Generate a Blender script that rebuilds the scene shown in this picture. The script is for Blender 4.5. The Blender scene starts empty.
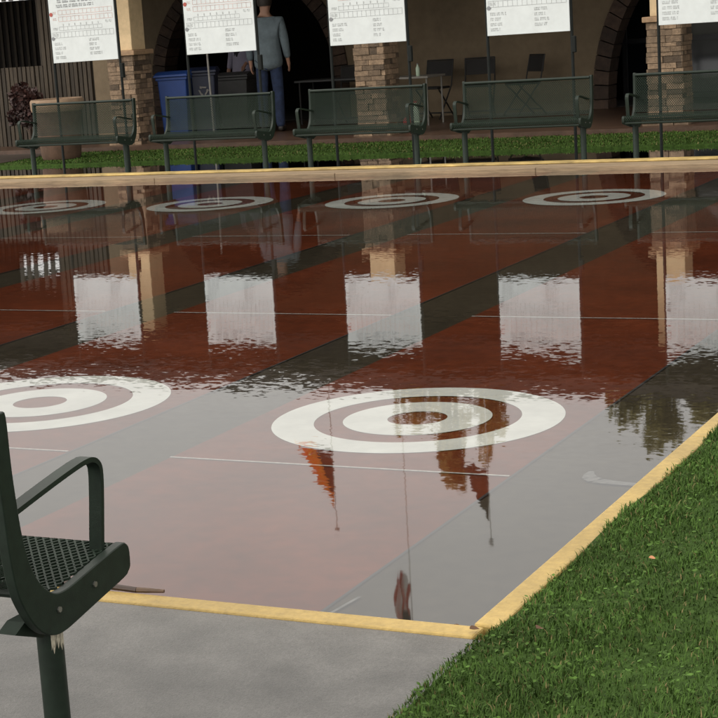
import bpy, bmesh, math, random
import numpy as np
from mathutils import Vector, Matrix
random.seed(7); rng = np.random.default_rng(7)
S = bpy.context.scene; COL = S.collection
R = math.radians

# ------------------------------------------------------------------ helpers
class MB:
    """collects shapes, then links them as one mesh object"""
    def __init__(s): s.v=[]; s.f=[]; s.c=[]
    def add(s, vs, fs, tint=None):
        n=len(s.v); s.v+= [tuple(v) for v in vs]; s.f+=[tuple(i+n for i in f) for f in fs]
        s.c += [tint if tint is not None else 0.5]*len(vs)
        return s
    def box(s, lo, hi, tint=None, M=None):
        x0,y0,z0=lo; x1,y1,z1=hi
        vs=[(x0,y0,z0),(x1,y0,z0),(x1,y1,z0),(x0,y1,z0),(x0,y0,z1),(x1,y0,z1),(x1,y1,z1),(x0,y1,z1)]
        if M is not None: vs=[tuple(M@Vector(v)) for v in vs]
        return s.add(vs,[(0,3,2,1),(4,5,6,7),(0,1,5,4),(1,2,6,5),(2,3,7,6),(3,0,4,7)],tint)
    def tube(s, pts, r, n=10, cap=True, flat=1.0, tint=None):
        pts=[Vector(p) for p in pts]; rs=r if isinstance(r,(list,tuple)) else [r]*len(pts)
        vs=[]; fs=[]; prev=None
        for i,p in enumerate(pts):
            d=(pts[min(i+1,len(pts)-1)]-pts[max(i-1,0)]).normalized()
            if prev is None:
                a=Vector((0,0,1)) if abs(d.z)<.9 else Vector((1,0,0))
                e=d.cross(a).normalized()
            else: e=(prev-d*prev.dot(d)).normalized()
            prev=e; g=d.cross(e)
            for k in range(n):
                t=2*math.pi*k/n; vs.append(p+(e*math.cos(t)+g*math.sin(t)*flat)*rs[i])
        for i in range(len(pts)-1):
            for k in range(n):
                k2=(k+1)%n; fs.append((i*n+k,i*n+k2,(i+1)*n+k2,(i+1)*n+k))
        if cap:
            fs.append(tuple(range(n))[::-1]); m=(len(pts)-1)*n; fs.append(tuple(m+k for k in range(n)))
        return s.add(vs,fs,tint)
    def prism(s, poly, a, b, axis='x', tint=None):
        n=len(poly)
        def P(p,t): return (t,p[0],p[1]) if axis=='x' else (p[0],t,p[1]) if axis=='y' else (p[0],p[1],t)
        vs=[P(p,a) for p in poly]+[P(p,b) for p in poly]
        fs=[tuple(range(n))[::-1],tuple(range(n,2*n))]+[(i,(i+1)%n,n+(i+1)%n,n+i) for i in range(n)]
        return s.add(vs,fs,tint)
    def lathe(s, prof, n=24, c=(0,0,0), tint=None):
        vs=[]; fs=[]
        for r,z in prof:
            for k in range(n):
                t=2*math.pi*k/n; vs.append((c[0]+r*math.cos(t),c[1]+r*math.sin(t),c[2]+z))
        for i in range(len(prof)-1):
            for k in range(n):
                k2=(k+1)%n; fs.append((i*n+k,i*n+k2,(i+1)*n+k2,(i+1)*n+k))
        if prof[0][0]>1e-4: fs.append(tuple(range(n))[::-1])
        if prof[-1][0]>1e-4: m=(len(prof)-1)*n; fs.append(tuple(m+k for k in range(n)))
        return s.add(vs,fs,tint)
    def quad(s, a,b,c,d,tint=None): return s.add([a,b,c,d],[(0,1,2,3)],tint)
    def ring(s, cx,cy,z,r0,r1,n=96):
        if r0<=0:
            return s.add([(cx+r1*math.cos(2*math.pi*k/n),cy+r1*math.sin(2*math.pi*k/n),z) for k in range(n)],[tuple(range(n))])
        vs=[];fs=[]
        for k in range(n):
            c,q=math.cos(2*math.pi*k/n),math.sin(2*math.pi*k/n)
            vs+=[(cx+r0*c,cy+r0*q,z),(cx+r1*c,cy+r1*q,z)]
        for k in range(n):
            j=(k+1)%n; fs.append((2*k,2*k+1,2*j+1,2*j))
        return s.add(vs,fs)
    def build(s, name, mat, parent=None, smooth=False, bevel=0, fix=True):
        me=bpy.data.meshes.new(name); me.from_pydata(s.v,[],s.f)
        at=me.color_attributes.new('tint','FLOAT_COLOR','POINT')
        c=np.ones((len(s.v),4),np.float32); c[:,:3]=np.array(s.c,np.float32)[:,None]
        at.data.foreach_set('color',c.ravel())
        if fix:
            bm=bmesh.new(); bm.from_mesh(me); bmesh.ops.recalc_face_normals(bm,faces=bm.faces); bm.to_mesh(me); bm.free()
        me.materials.append(mat)
        o=bpy.data.objects.new(name,me); COL.objects.link(o)
        if parent: o.parent=parent
        if smooth:
            me.polygons.foreach_set('use_smooth',[True]*len(me.polygons))
            me.set_sharp_from_angle(angle=R(40))
        if bevel:
            b=o.modifiers.new('bevel','BEVEL'); b.width=bevel; b.segments=2; b.limit_method='ANGLE'; b.angle_limit=R(50)
        return o
def tag(o,label=None,cat=None,group=None,kind=None):
    for k,v in (('label',label),('category',cat),('group',group),('kind',kind)):
        if v: o[k]=v
    return o
def thing(name,label,cat,loc=(0,0,0),rz=0,group=None):
    o=bpy.data.objects.new(name,None); COL.objects.link(o); o.location=loc; o.rotation_euler=(0,0,rz)
    o.empty_display_size=.2
    return tag(o,label,cat,group)
def copy_tree(o,parent=None):
    c=o.copy(); COL.objects.link(c)
    if parent: c.parent=parent
    for ch in list(o.children): copy_tree(ch,c)
    return c

# ------------------------------------------------------------------ materials
def mat(name, base, rough=.6, var=.25, scale=6, bump=0, bscale=40, metal=0, spec=.5, coat=0, tint=0, dark=None, stretch=(1,1,1), coord='Object', var2=0, scale2=1.2):
    m=bpy.data.materials.new(name); m.use_nodes=True; N=m.node_tree.nodes; L=m.node_tree.links
    b=N['Principled BSDF']; b.inputs['Roughness'].default_value=rough; b.inputs['Metallic'].default_value=metal
    b.inputs['Specular IOR Level'].default_value=spec; b.inputs['Coat Weight'].default_value=coat
    tc=N.new('ShaderNodeTexCoord'); mp=N.new('ShaderNodeMapping'); mp.inputs['Scale'].default_value=stretch
    L.new(tc.outputs[coord],mp.inputs[0])
    no=N.new('ShaderNodeTexNoise'); no.inputs['Scale'].default_value=scale; no.inputs['Detail'].default_value=6; no.inputs['Roughness'].default_value=.65
    L.new(mp.outputs[0],no.inputs[0])
    mr=N.new('ShaderNodeMapRange'); mr.inputs[1].default_value=.3; mr.inputs[2].default_value=.7; mr.inputs[3].default_value=0; mr.inputs[4].default_value=1
    L.new(no.outputs[0],mr.inputs[0])
    mx=N.new('ShaderNodeMix'); mx.data_type='RGBA'
    d=dark if dark else tuple(c*(1-var*1.3) for c in base)
    l=tuple(min(1,c*(1+var*.7)) for c in base) if not dark else base
    mx.inputs[6].default_value=(*d,1); mx.inputs[7].default_value=(*l,1); L.new(mr.outputs[0],mx.inputs[0])
    out=mx.outputs[2]
    if var2:
        n2=N.new('ShaderNodeTexNoise'); n2.inputs['Scale'].default_value=scale2; n2.inputs['Detail'].default_value=4; L.new(mp.outputs[0],n2.inputs[0])
        m2=N.new('ShaderNodeMapRange'); m2.inputs[1].default_value=.3; m2.inputs[2].default_value=.7; m2.inputs[3].default_value=1-var2; m2.inputs[4].default_value=1+var2*.5
        L.new(n2.outputs[0],m2.inputs[0])
        mm=N.new('ShaderNodeMix'); mm.data_type='RGBA'; mm.blend_type='MULTIPLY'; mm.inputs[0].default_value=1
        L.new(out,mm.inputs[6]); L.new(m2.outputs[0],mm.inputs[7]); out=mm.outputs[2]
    if tint:
        at=N.new('ShaderNodeAttribute'); at.attribute_name='tint'
        m3=N.new('ShaderNodeMapRange'); m3.inputs[3].default_value=1-tint; m3.inputs[4].default_value=1+tint; L.new(at.outputs['Fac'],m3.inputs[0])
        mm=N.new('ShaderNodeMix'); mm.data_type='RGBA'; mm.blend_type='MULTIPLY'; mm.inputs[0].default_value=1
        L.new(out,mm.inputs[6]); L.new(m3.outputs[0],mm.inputs[7]); out=mm.outputs[2]
    L.new(out,b.inputs['Base Color'])
    if bump:
        n3=N.new('ShaderNodeTexNoise'); n3.inputs['Scale'].default_value=bscale; n3.inputs['Detail'].default_value=5; L.new(mp.outputs[0],n3.inputs[0])
        bp=N.new('ShaderNodeBump'); bp.inputs['Strength'].default_value=bump; bp.inputs['Distance'].default_value=.02; L.new(n3.outputs[0],bp.inputs['Height']); L.new(bp.outputs[0],b.inputs['Normal'])
    m['out']=0
    return m
M=dict(
 slab=mat('court_concrete',(.058,.047,.030),.7,.25,14,.02,60,spec=.06,var2=.25,scale2=.8),
 red=mat('red_court_paint',(.165,.038,.0135),.7,.22,10,.02,60,spec=.06,var2=.34,scale2=1.1),
 white_paint=mat('white_court_paint',(.74,.75,.695),.7,.05,9,var2=.12,scale2=3,spec=.06),
 thin_paint=mat('worn_line_paint',(.5,.46,.42),.7,.35,30),
 faint_paint=mat('faint_worn_paint',(.16,.155,.145),.7,.45,22),
 joint=mat('joint_dark',(.030,.028,.026),.8),
 yellow=mat('yellow_kerb_paint',(.40,.275,.085),.6,.16,30,.2,90,var2=.25,scale2=2.3,coord='Object'),
 kerb=mat('kerb_concrete',(.27,.19,.11),.7,.3,8,.2,60,stretch=(.5,4,6),var2=.3),
 farkerb_yellow=mat('faded_yellow_paint',(.47,.33,.11),.6,.3,6,.15,70,var2=.3,scale2=1.5),
 walk=mat('wet_walk_concrete',(.100,.095,.089),.38,.30,110,.3,190,var2=.40,scale2=4.5,spec=.6),
 wetwalk=mat('wet_dark_paving',(.05,.038,.03),.4,.3,8,var2=.3),
 patio=mat('patio_tile',(.075,.042,.027),.35,.3,5,.1,30),
 soil=mat('earth',(.06,.06,.03),.9,.4,3,.3,20),
 lawn=mat('lawn_soil',(.036,.068,.013),.9,.4,18,.5,60,spec=.1),
 bench=mat('green_powder_coat',(.009,.017,.011),.5,.25,30,.05,300,spec=.28),
 bench_mesh=mat('green_mesh_coat',(.014,.025,.016),.6,.25,30,spec=.2),
 bolt=mat('bolt_metal',(.3,.29,.27),.4,metal=.8),
 residue=mat('paper_residue',(.42,.38,.30),.9,.35,60),
 board=mat('white_board',(.60,.64,.64),.5,.04,4,var2=.07,scale2=2),
 ink=mat('black_ink',(.22,.23,.24),.6), ink_grey=mat('grey_ink',(.40,.42,.42),.6), ink_red=mat('red_ink',(.38,.08,.06),.6), ink_pink=mat('faint_red_ink',(.62,.47,.44),.6),
 post=mat('dark_post',(.008,.010,.009),.7,.2,20,spec=.2),
 stucco=mat('cream_stucco',(.62,.46,.27),.85,.12,10,.2,80,var2=.12),
 wall=mat('beige_wall',(.18,.134,.083),.9,.12,6,.2,60,var2=.15),
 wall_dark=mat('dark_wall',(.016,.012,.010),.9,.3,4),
 arch=mat('brown_arch_brick',(.055,.033,.022),.85,.4,9,.4,30,tint=.35),
 stone=mat('ledge_stone',(.18,.122,.077),.85,.35,14,.5,45,tint=.6),
 cap=mat('cap_stone',(.33,.21,.12),.8,.25,12,.3,50),
 fascia=mat('brown_fascia',(.018,.009,.006),.7,.25,6,stretch=(.3,2,6)),
 roof=mat('brown_roof',(.08,.05,.04),.85,.35,8,.3,20),
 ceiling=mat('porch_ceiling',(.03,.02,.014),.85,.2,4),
 slat=mat('tan_slat',(.05,.037,.024),.8,.35,7,tint=.3,stretch=(6,6,.6)),
 white_slat=mat('white_slat',(.8,.78,.72),.6,.05),
 blue=mat('blue_plastic',(.014,.048,.20),.42,.15,5), navy=mat('navy_plastic',(.006,.010,.03),.45,.15,5),
 greyp=mat('grey_plastic',(.06,.06,.06),.5,.2,5), black=mat('black_plastic',(.012,.012,.012),.5,.2,5),
 terracotta=mat('terracotta',(.10,.055,.034),.8,.25,8,.2,40,var2=.2),
 terr_rim=mat('pale_terracotta',(.22,.145,.09),.8,.2,8,.2,40),
 chair=mat('brown_vinyl',(.009,.007,.006),.75,.2,10), chair_metal=mat('dark_chair_metal',(.010,.009,.008),.6,metal=0),
 tabletop=mat('pale_laminate',(.20,.185,.16),.5,.1,8), table_leg=mat('grey_table_metal',(.2,.19,.17),.4,metal=.4),
 bottle=mat('pale_green_plastic',(.38,.48,.36),.25,.1), redp=mat('red_plastic',(.35,.03,.03),.4),
 stick=mat('dark_wet_wood',(.045,.025,.017),.6,.4,20,stretch=(1,8,8)), stick2=mat('pale_wood',(.10,.06,.035),.7,.3,20),
 handle=mat('white_handle',(.17,.16,.145),.6),
 skin=mat('skin',(.40,.22,.15),.55,.1,12), shirt=mat('pale_blue_shirt',(.13,.165,.185),.85,.2,9,.9,13), jeans=mat('blue_jeans',(.02,.034,.08),.9,.35,14,.7,18),
 hair=mat('dark_hair',(.03,.02,.014),.6,.3,40), shoe=mat('dark_shoes',(.02,.015,.012),.5), lav=mat('lavender_shirt',(.28,.26,.34),.85,.1,8), vest=mat('black_vest',(.012,.012,.014),.9),
 eye=mat('eye',(.05,.04,.03),.2),
 bark=mat('bark',(.07,.05,.035),.9,.3,8,.4,20),
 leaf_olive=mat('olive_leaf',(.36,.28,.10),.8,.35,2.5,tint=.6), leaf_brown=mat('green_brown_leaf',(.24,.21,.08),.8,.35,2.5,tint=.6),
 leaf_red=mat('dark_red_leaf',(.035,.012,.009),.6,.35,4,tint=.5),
 pole=mat('pale_pole',(.85,.84,.80),.4,.1), polebrown=mat('dark_pole',(.45,.42,.38),.5),
 flag_dark=mat('dark_flag',(.075,.04,.035),.8,.4,3), 
 leaf_or=mat('orange_leaf',(.55,.25,.12),.7), leaf_br=mat('brown_leaf',(.14,.07,.035),.8),
 glassd=mat('dark_door_glass',(.008,.010,.013),.06,.2,2,spec=.8), frame=mat('dark_frame',(.02,.02,.022),.4),
 grass=mat('grass_blade',(.054,.104,.019),.75,.35,1.6,tint=.5,spec=.12,var2=.22,scale2=4), grassfar=mat('grass_blade_far',(.050,.090,.017),.75,.3,1.2,tint=.4,spec=.1),
)
def glow(m,col):
    # thin cloth lets daylight through from behind
    N=m.node_tree.nodes; L=m.node_tree.links; t=N.new('ShaderNodeBsdfTranslucent'); x=N.new('ShaderNodeMixShader'); x.inputs[0].default_value=.75
    L.new(col,t.inputs[0]); L.new(N['Principled BSDF'].outputs[0],x.inputs[1]); L.new(t.outputs[0],x.inputs[2]); L.new(x.outputs[0],N['Material Output'].inputs[0])
for k in ('leaf_olive','leaf_brown','flag_dark'):
    n=M[k].node_tree.nodes['Principled BSDF'].inputs['Base Color'].links[0].from_socket; glow(M[k],n)
def dry(m):
    N=m.node_tree.nodes; L=m.node_tree.links; b=N['Principled BSDF']; src=b.inputs['Base Color'].links[0].from_socket
    a=N.new('ShaderNodeAttribute'); a.attribute_name='tint'; g_=N.new('ShaderNodeMath'); g_.operation='LESS_THAN'; g_.inputs[1].default_value=.05; L.new(a.outputs['Fac'],g_.inputs[0])
    x=N.new('ShaderNodeMix'); x.data_type='RGBA'; L.new(g_.outputs[0],x.inputs[0]); L.new(src,x.inputs[6]); x.inputs[7].default_value=(.17,.135,.06,1); L.new(x.outputs[2],b.inputs['Base Color'])
dry(M['grass']); dry(M['grassfar'])
# flag cloths with their own patterns
def flag_mat(name, kind):
    m=bpy.data.materials.new(name); m.use_nodes=True; N=m.node_tree.nodes; L=m.node_tree.links; b=N['Principled BSDF']; b.inputs['Roughness'].default_value=.8
    uv=N.new('ShaderNodeUVMap'); sp=N.new('ShaderNodeSeparateXYZ'); L.new(uv.outputs[0],sp.inputs[0])
    def math_(op,a,bv=None):
        n=N.new('ShaderNodeMath'); n.operation=op
        for i,x in enumerate((a,bv)):
            if x is None: continue
            if isinstance(x,(int,float)): n.inputs[i].default_value=x
            else: L.new(x,n.inputs[i])
        return n.outputs[0]
    def mix(f,a,c):
        n=N.new('ShaderNodeMix'); n.data_type='RGBA'; L.new(f,n.inputs[0])
        for i,x in ((6,a),(7,c)):
            if isinstance(x,tuple): n.inputs[i].default_value=(*x,1)
            else: L.new(x,n.inputs[i])
        return n.outputs[2]
    u,v=sp.outputs[0],sp.outputs[1]
    if kind=='stripes':
        s=math_('GREATER_THAN',math_('MODULO',math_('MULTIPLY',v,2.5),1.0),.5)
        body=mix(s,(.55,.025,.03),(.92,.9,.88))
        can=math_('MULTIPLY',math_('LESS_THAN',u,.4),math_('GREATER_THAN',v,.46))
        out=mix(can,body,(.02,.025,.09))
    else:
        ang=math_('ARCTAN2',math_('SUBTRACT',v,.5),math_('SUBTRACT',u,.5))
        s=math_('GREATER_THAN',math_('MODULO',math_('ADD',math_('MULTIPLY',ang,4.14),20),1.0),.5)
        rays=mix(s,(.9,.13,.03),(.95,.45,.06))
        lower=math_('MULTIPLY',math_('LESS_THAN',u,.36),math_('LESS_THAN',v,.80))
        out=mix(lower,rays,(.05,.028,.03))
    L.new(out,b.inputs['Base Color']); glow(m,out)
    return m
# water: a thin clear film, sky and building mirrored at grazing angles, fine wind ripples
def water_mat(name, amp=1.0):
    m=bpy.data.materials.new(name); m.use_nodes=True; N=m.node_tree.nodes; L=m.node_tree.links
    for n in list(N): N.remove(n)
    out=N.new('ShaderNodeOutputMaterial'); mx=N.new('ShaderNodeMixShader'); tr=N.new('ShaderNodeBsdfTransparent'); gl=N.new('ShaderNodeBsdfGlossy'); fr=N.new('ShaderNodeFresnel')
    tr.inputs[0].default_value=(.97,.97,.96,1); gl.inputs['Roughness'].default_value=.022; gl.inputs[0].default_value=(.96,.97,1,1); fr.inputs[0].default_value=1.333
    ge=N.new('ShaderNodeNewGeometry')
    def noise(sc,detail):
        mp=N.new('ShaderNodeMapping'); mp.inputs['Scale'].default_value=sc; L.new(ge.outputs['Position'],mp.inputs[0])
        n=N.new('ShaderNodeTexNoise'); n.inputs['Scale'].default_value=1; n.inputs['Detail'].default_value=detail; L.new(mp.outputs[0],n.inputs[0])
        s=N.new('ShaderNodeVectorMath'); s.operation='SUBTRACT'; L.new(n.outputs['Color'],s.inputs[0]); s.inputs[1].default_value=(.5,.5,.5); return s.outputs[0]
    a=noise((24,36,1),1); b=noise((7,12,1),2)
    sc=N.new('ShaderNodeVectorMath'); sc.operation='SCALE'; L.new(b,sc.inputs[0]); sc.inputs[3].default_value=.6
    ad=N.new('ShaderNodeVectorMath'); ad.operation='ADD'; L.new(a,ad.inputs[0]); L.new(sc.outputs[0],ad.inputs[1])
    # ripples: strongest over the middle of the flood, calm at its near end
    sp=N.new('ShaderNodeSeparateXYZ'); L.new(ge.outputs['Position'],sp.inputs[0])
    cr=N.new('ShaderNodeValToRGB'); mr=N.new('ShaderNodeMapRange'); mr.inputs[1].default_value=-3; mr.inputs[2].default_value=13; L.new(sp.outputs[1],mr.inputs[0]); L.new(mr.outputs[0],cr.inputs[0])
    e=cr.color_ramp.elements; e[0].position=0; e[0].color=(.18,)*3+(1,); e[1].position=1; e[1].color=(.45,)*3+(1,)
    for p,v in ((.05,.16),(.10,.40),(.15,.62),(.20,.9),(.27,1.5),(.36,1.2),(.5,.85),(.7,.5)):
        k=e.new(p); k.color=(v,v,v,1)
    big=N.new('ShaderNodeTexNoise'); big.inputs['Scale'].default_value=.7; L.new(ge.outputs['Position'],big.inputs[0])
    bm=N.new('ShaderNodeMapRange'); bm.inputs[1].default_value=.35; bm.inputs[2].default_value=.65; bm.inputs[3].default_value=.55; bm.inputs[4].default_value=1.35; L.new(big.outputs[0],bm.inputs[0])
    am=N.new('ShaderNodeMath'); am.operation='MULTIPLY'; L.new(cr.outputs[0],am.inputs[0]); L.new(bm.outputs[0],am.inputs[1])
    s2=N.new('ShaderNodeVectorMath'); s2.operation='SCALE'; L.new(ad.outputs[0],s2.inputs[0]); L.new(am.outputs[0],s2.inputs[3])
    s3=N.new('ShaderNodeVectorMath'); s3.operation='MULTIPLY'; L.new(s2.outputs[0],s3.inputs[0]); s3.inputs[1].default_value=(.004*amp,.019*amp,0)
    s4=N.new('ShaderNodeVectorMath'); s4.operation='ADD'; L.new(s3.outputs[0],s4.inputs[0]); s4.inputs[1].default_value=(0,0,1)
    nm=N.new('ShaderNodeVectorMath'); nm.operation='NORMALIZE'; L.new(s4.outputs[0],nm.inputs[0])
    L.new(nm.outputs[0],gl.inputs['Normal'])
    pw=N.new('ShaderNodeMath'); pw.operation='POWER'; L.new(fr.outputs[0],pw.inputs[0]); pw.inputs[1].default_value=1.25
    ml=N.new('ShaderNodeMath'); ml.operation='MULTIPLY'; ml.use_clamp=True; L.new(pw.outputs[0],ml.inputs[0]); ml.inputs[1].default_value=1.5
    L.new(ml.outputs[0],mx.inputs[0]); L.new(tr.outputs[0],mx.inputs[1]); L.new(gl.outputs[0],mx.inputs[2]); L.new(mx.outputs[0],out.inputs[0])
    return m
M['water']=water_mat('flood_water'); M['puddle']=water_mat('puddle_water',.6)
M['flag_us']=flag_mat('striped_flag','stripes'); M['flag_or']=flag_mat('orange_flag','rays')

# ------------------------------------------------------------------ the setting
P_=2.1459; RT=.6879; SW=.5469; LW=P_-SW; YF=9.4237
KF,KB,KR=-2.78,12.12,1.365      # inner edges of the kerbs
g=MB().box((-400,-300,-1.0),(400,900,-.06)).build('ground',M['soil']); tag(g,kind='structure')
slab=MB().box((-24,KF-.09,-.055),(KR+.08,KB+.3,-.013)).build('court',M['slab']); tag(slab,kind='structure')
for k in range(0,10):
    cx=-k*P_
    MB().quad((cx-LW/2,KF,-.009),(cx+LW/2,KF,-.009),(cx+LW/2,KB+.1,-.009),(cx-LW/2,KB+.1,-.009)).build('painted_lane',M['red'],slab)
    j=MB()
    x=cx+LW/2
    j.quad((x+.001,KF,-.0085),(x+.013,KF,-.0085),(x+.013,KB+.1,-.0085),(x+.001,KB+.1,-.0085)); j.build('joint',M['joint'],slab)
    for y in (0,YF):
        t=MB(); t.ring(cx,y,-.005,.205*RT,.51*RT); t.ring(cx,y,-.005,.709*RT,RT); t.build('painted_target',M['white_paint'],slab)
    for y,w in ((-.93,.016),(2.74,.02),(6.706,.024)):
        MB().quad((cx-LW/2,y-w/2,-.005),(cx+LW/2,y-w/2,-.005),(cx+LW/2,y+w/2,-.005),(cx-LW/2,y+w/2,-.005)).build('painted_line',M['thin_paint'],slab)
# hooked arrow mark and a worn dash on the grey strip
pts=[(1.345,-.955),(1.22,-.94),(1.16,-.925),(1.125,-.89),(1.105,-.84),(1.10,-.79)]
a=MB(); wd=[.02,.028,.034,.032,.022,.01]
for i in range(len(pts)-1):
    p,q=Vector((*pts[i],0)),Vector((*pts[i+1],0)); d=(q-p).normalized(); n=Vector((-d.y,d.x,0))
    a.quad(*[tuple(Vector((v.x,v.y,-.005))) for v in (p-n*wd[i],q-n*wd[i+1],q+n*wd[i+1],p+n*wd[i])])
a.build('painted_arrow',M['faint_paint'],slab)
MB().quad((.84,-2.70,-.005),(.852,-2.70,-.005),(.872,-2.52,-.005),(.86,-2.52,-.005)).build('painted_dash',M['faint_paint'],slab)
w=MB().quad((-24,KF-.05,0),(KR+.05,KF-.05,0),(KR+.05,KB+.05,0),(-24,KB+.05,0)).build('flood_water',M['water']); tag(w,kind='structure')
# kerbs
def kerb(name,lo,hi,m,**kw):
    o=MB(); 
    L_=hi[0]-lo[0]; D=hi[1]-lo[1]; along_x=L_>D; n=max(1,int(max(L_,D)/2.4))
    for i in range(n):
        if along_x: o.box((lo[0]+L_*i/n+.002,lo[1],lo[2]),(lo[0]+L_*(i+1)/n-.002,hi[1],hi[2]))
        else: o.box((lo[0],lo[1]+D*i/n+.002,lo[2]),(hi[0],lo[1]+D*(i+1)/n-.002,hi[2]))
    o=o.build(name,m,bevel=.008); tag(o,kind='structure'); return o
kerb('front_kerb',(-24,KF-.093,-.2),(KR+.04,KF,.03),M['yellow'])
kerb('right_kerb',(KR,KF+.006,-.2),(KR+.085,KB+.1,.034),M['yellow'])
kf=kerb('far_kerb',(-24,KB,-.2),(9,KB+.62,.046),M['kerb'])
kt=MB().box((-24,KB+.40,.0465),(9,KB+.63,.068)).build('yellow_edge',M['farkerb_yellow'],kf,bevel=.01)
# pavements
o=MB().box((-24,-16,-.25),(1.44,KF-.102,.024)).build('front_walk',M['walk']); tag(o,kind='structure')
o=MB().box((-24,KB+.635,-.2),(9,14.32,.036)).build('far_walk',M['wetwalk']); tag(o,kind='structure')
o=MB().quad((-24,KB+.632,.05),(9,KB+.632,.05),(9,14.32,.05),(-24,14.32,.05)).build('puddle',M['puddle']); tag(o,kind='structure')
o=MB().box((-26,16.42,-.2),(9,27.5,.15)).build('patio_floor',M['patio']); tag(o,kind='structure')
o=MB().box((-26,14.325,-.2),(-13.05,16.415,.09)).build('side_paving',M['wetwalk']); tag(o,kind='structure')
o=MB().box((-13.04,14.325,-.2),(9,16.415,.08)).build('far_lawn',M['lawn']); tag(o,kind='structure')
# near lawn: a gently mounded sheet
def lawn_h(x,y): return .03+np.clip((x-1.44)*.10,0,.18)+.010*np.sin(x*5+1)*np.cos(y*4)
nx,ny=46,110; xs=1.445+np.linspace(0,1,nx)**1.6*12; ys=np.linspace(-14,KB,ny)
lm=MB(); vs=[(x,y,float(lawn_h(x,y))) for y in ys for x in xs]
lm.add(vs,[(j*nx+i,j*nx+i+1,(j+1)*nx+i+1,(j+1)*nx+i) for j in range(ny-1) for i in range(nx-1)])
lm.add([(1.445,y,.03) for y in ys]+[(1.445,y,-.2) for y in ys],[(j,j+1,ny+j+1,ny+j) for j in range(ny-1)])
o=lm.build('lawn',M['lawn'],smooth=True,fix=False); tag(o,kind='structure')

def grass(name,X,Y,H,n,hmin,hmax,wd,m,lean=.8,clover=0):
    """n blades, each a bent tapering ribbon; clover adds small flat weed leaves"""
    a=rng.uniform(0,2*np.pi,n); h=rng.uniform(hmin,hmax,n); w_=wd*rng.uniform(.6,1.3,n); le=lean*rng.uniform(.3,1.2,n)
    dx,dy=np.cos(a),np.sin(a); px,py=-dy,dx
    h=h*(.62+.38*(1+np.sin(X*7.3+2*np.sin(Y*4.1))*np.cos(Y*6.7+1.5*np.sin(X*5.2))))
    base=np.stack([X,Y,H],1); V=np.zeros((n,5,3)); 
    d=np.stack([dx,dy,0*dx],1); p=np.stack([px,py,0*px],1); z=np.array([0,0,1.])
    V[:,0]=base-p*(w_*.5)[:,None]; V[:,1]=base+p*(w_*.5)[:,None]
    mid=base+d*(h*le*.35)[:,None]+z*(h*.62)[:,None]; V[:,2]=mid+p*(w_*.42)[:,None]; V[:,3]=mid-p*(w_*.42)[:,None]
    V[:,4]=base+d*(h*le)[:,None]+z*(h*(1-.25*le))[:,None]
    tv=np.clip(rng.normal(.5,.22,n),.1,1); tv[rng.random(n)<.05]=0
    col=np.repeat(tv,5)
    verts=[V.reshape(-1,3)]; cols=[col]; k=np.arange(n)*5
    loops=[np.stack([k,k+1,k+2,k+3],1).ravel(),np.stack([k+3,k+2,k+4],1).ravel()]
    counts=[np.full(n,4),np.full(n,3)]
    if clover:
        i=rng.integers(0,n,clover); c=base[i]+np.stack([rng.normal(0,.01,clover),rng.normal(0,.01,clover),rng.uniform(hmin*.7,hmax*.85,clover)],1)
        r=rng.uniform(.003,.0068,clover); a=rng.uniform(0,6.28,clover); tx,ty=rng.normal(0,.35,clover),rng.normal(0,.35,clover)
        C=np.zeros((clover,6,3))
        for q in range(6):
            cx,cy=np.cos(a+q*1.047)*r*(1 if q%3 else 1.5),np.sin(a+q*1.047)*r
            C[:,q]=c+np.stack([cx,cy,cx*tx+cy*ty],1)
        k2=n*5+np.arange(clover)*6
        verts.append(C.reshape(-1,3)); cols.append(np.repeat(np.clip(rng.normal(.72,.22,clover),0,1),6)); loops.append((k2[:,None]+np.arange(6)).ravel()); counts.append(np.full(clover,6))
    V=np.concatenate(verts).astype(np.float32); lp=np.concatenate(loops).astype(np.int32); ct=np.concatenate(counts).astype(np.int32)
    me=bpy.data.meshes.new(name); me.vertices.add(len(V)); me.vertices.foreach_set('co',V.ravel()); me.loops.add(len(lp)); me.loops.foreach_set('vertex_index',lp)
    me.polygons.add(len(ct)); me.polygons.foreach_set('loop_start',np.concatenate([[0],np.cumsum(ct)[:-1]]).astype(np.int32)); 
    at=me.color_attributes.new('tint','FLOAT_COLOR','POINT'); cc=np.ones((len(V),4),np.float32); cc[:,:3]=np.concatenate(cols)[:,None]; at.data.foreach_set('color',cc.ravel())
    me.update(calc_edges=True); me.materials.append(m)
    o=bpy.data.objects.new(name,me); COL.objects.link(o); return o
n=200000; gx=1.425+rng.uniform(0,1,n)**1.25*2.6; gy=rng.uniform(-4.6,2.2,n)
keep=~((gy>KF-.1)&(gx<1.449+.010*np.sin(gy*9)+.008*np.sin(gy*23))); gx,gy=gx[keep],gy[keep]
o=grass('grass',gx,gy,lawn_h(gx,gy)-.004,len(gx),.010,.033,.0032,M['grass'],clover=7000); tag(o,'dense green weedy grass along the right kerb','grass',kind='stuff')
n=42000; gx=rng.uniform(-13.0,1.5,n); gy=rng.uniform(14.33,16.42,n); hh=np.full(n,.078)
o=grass('grass',gx,gy,hh,n,.012,.034,.010,M['grassfar']); tag(o,'strip of green grass behind the far benches','grass',kind='stuff')

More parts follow.
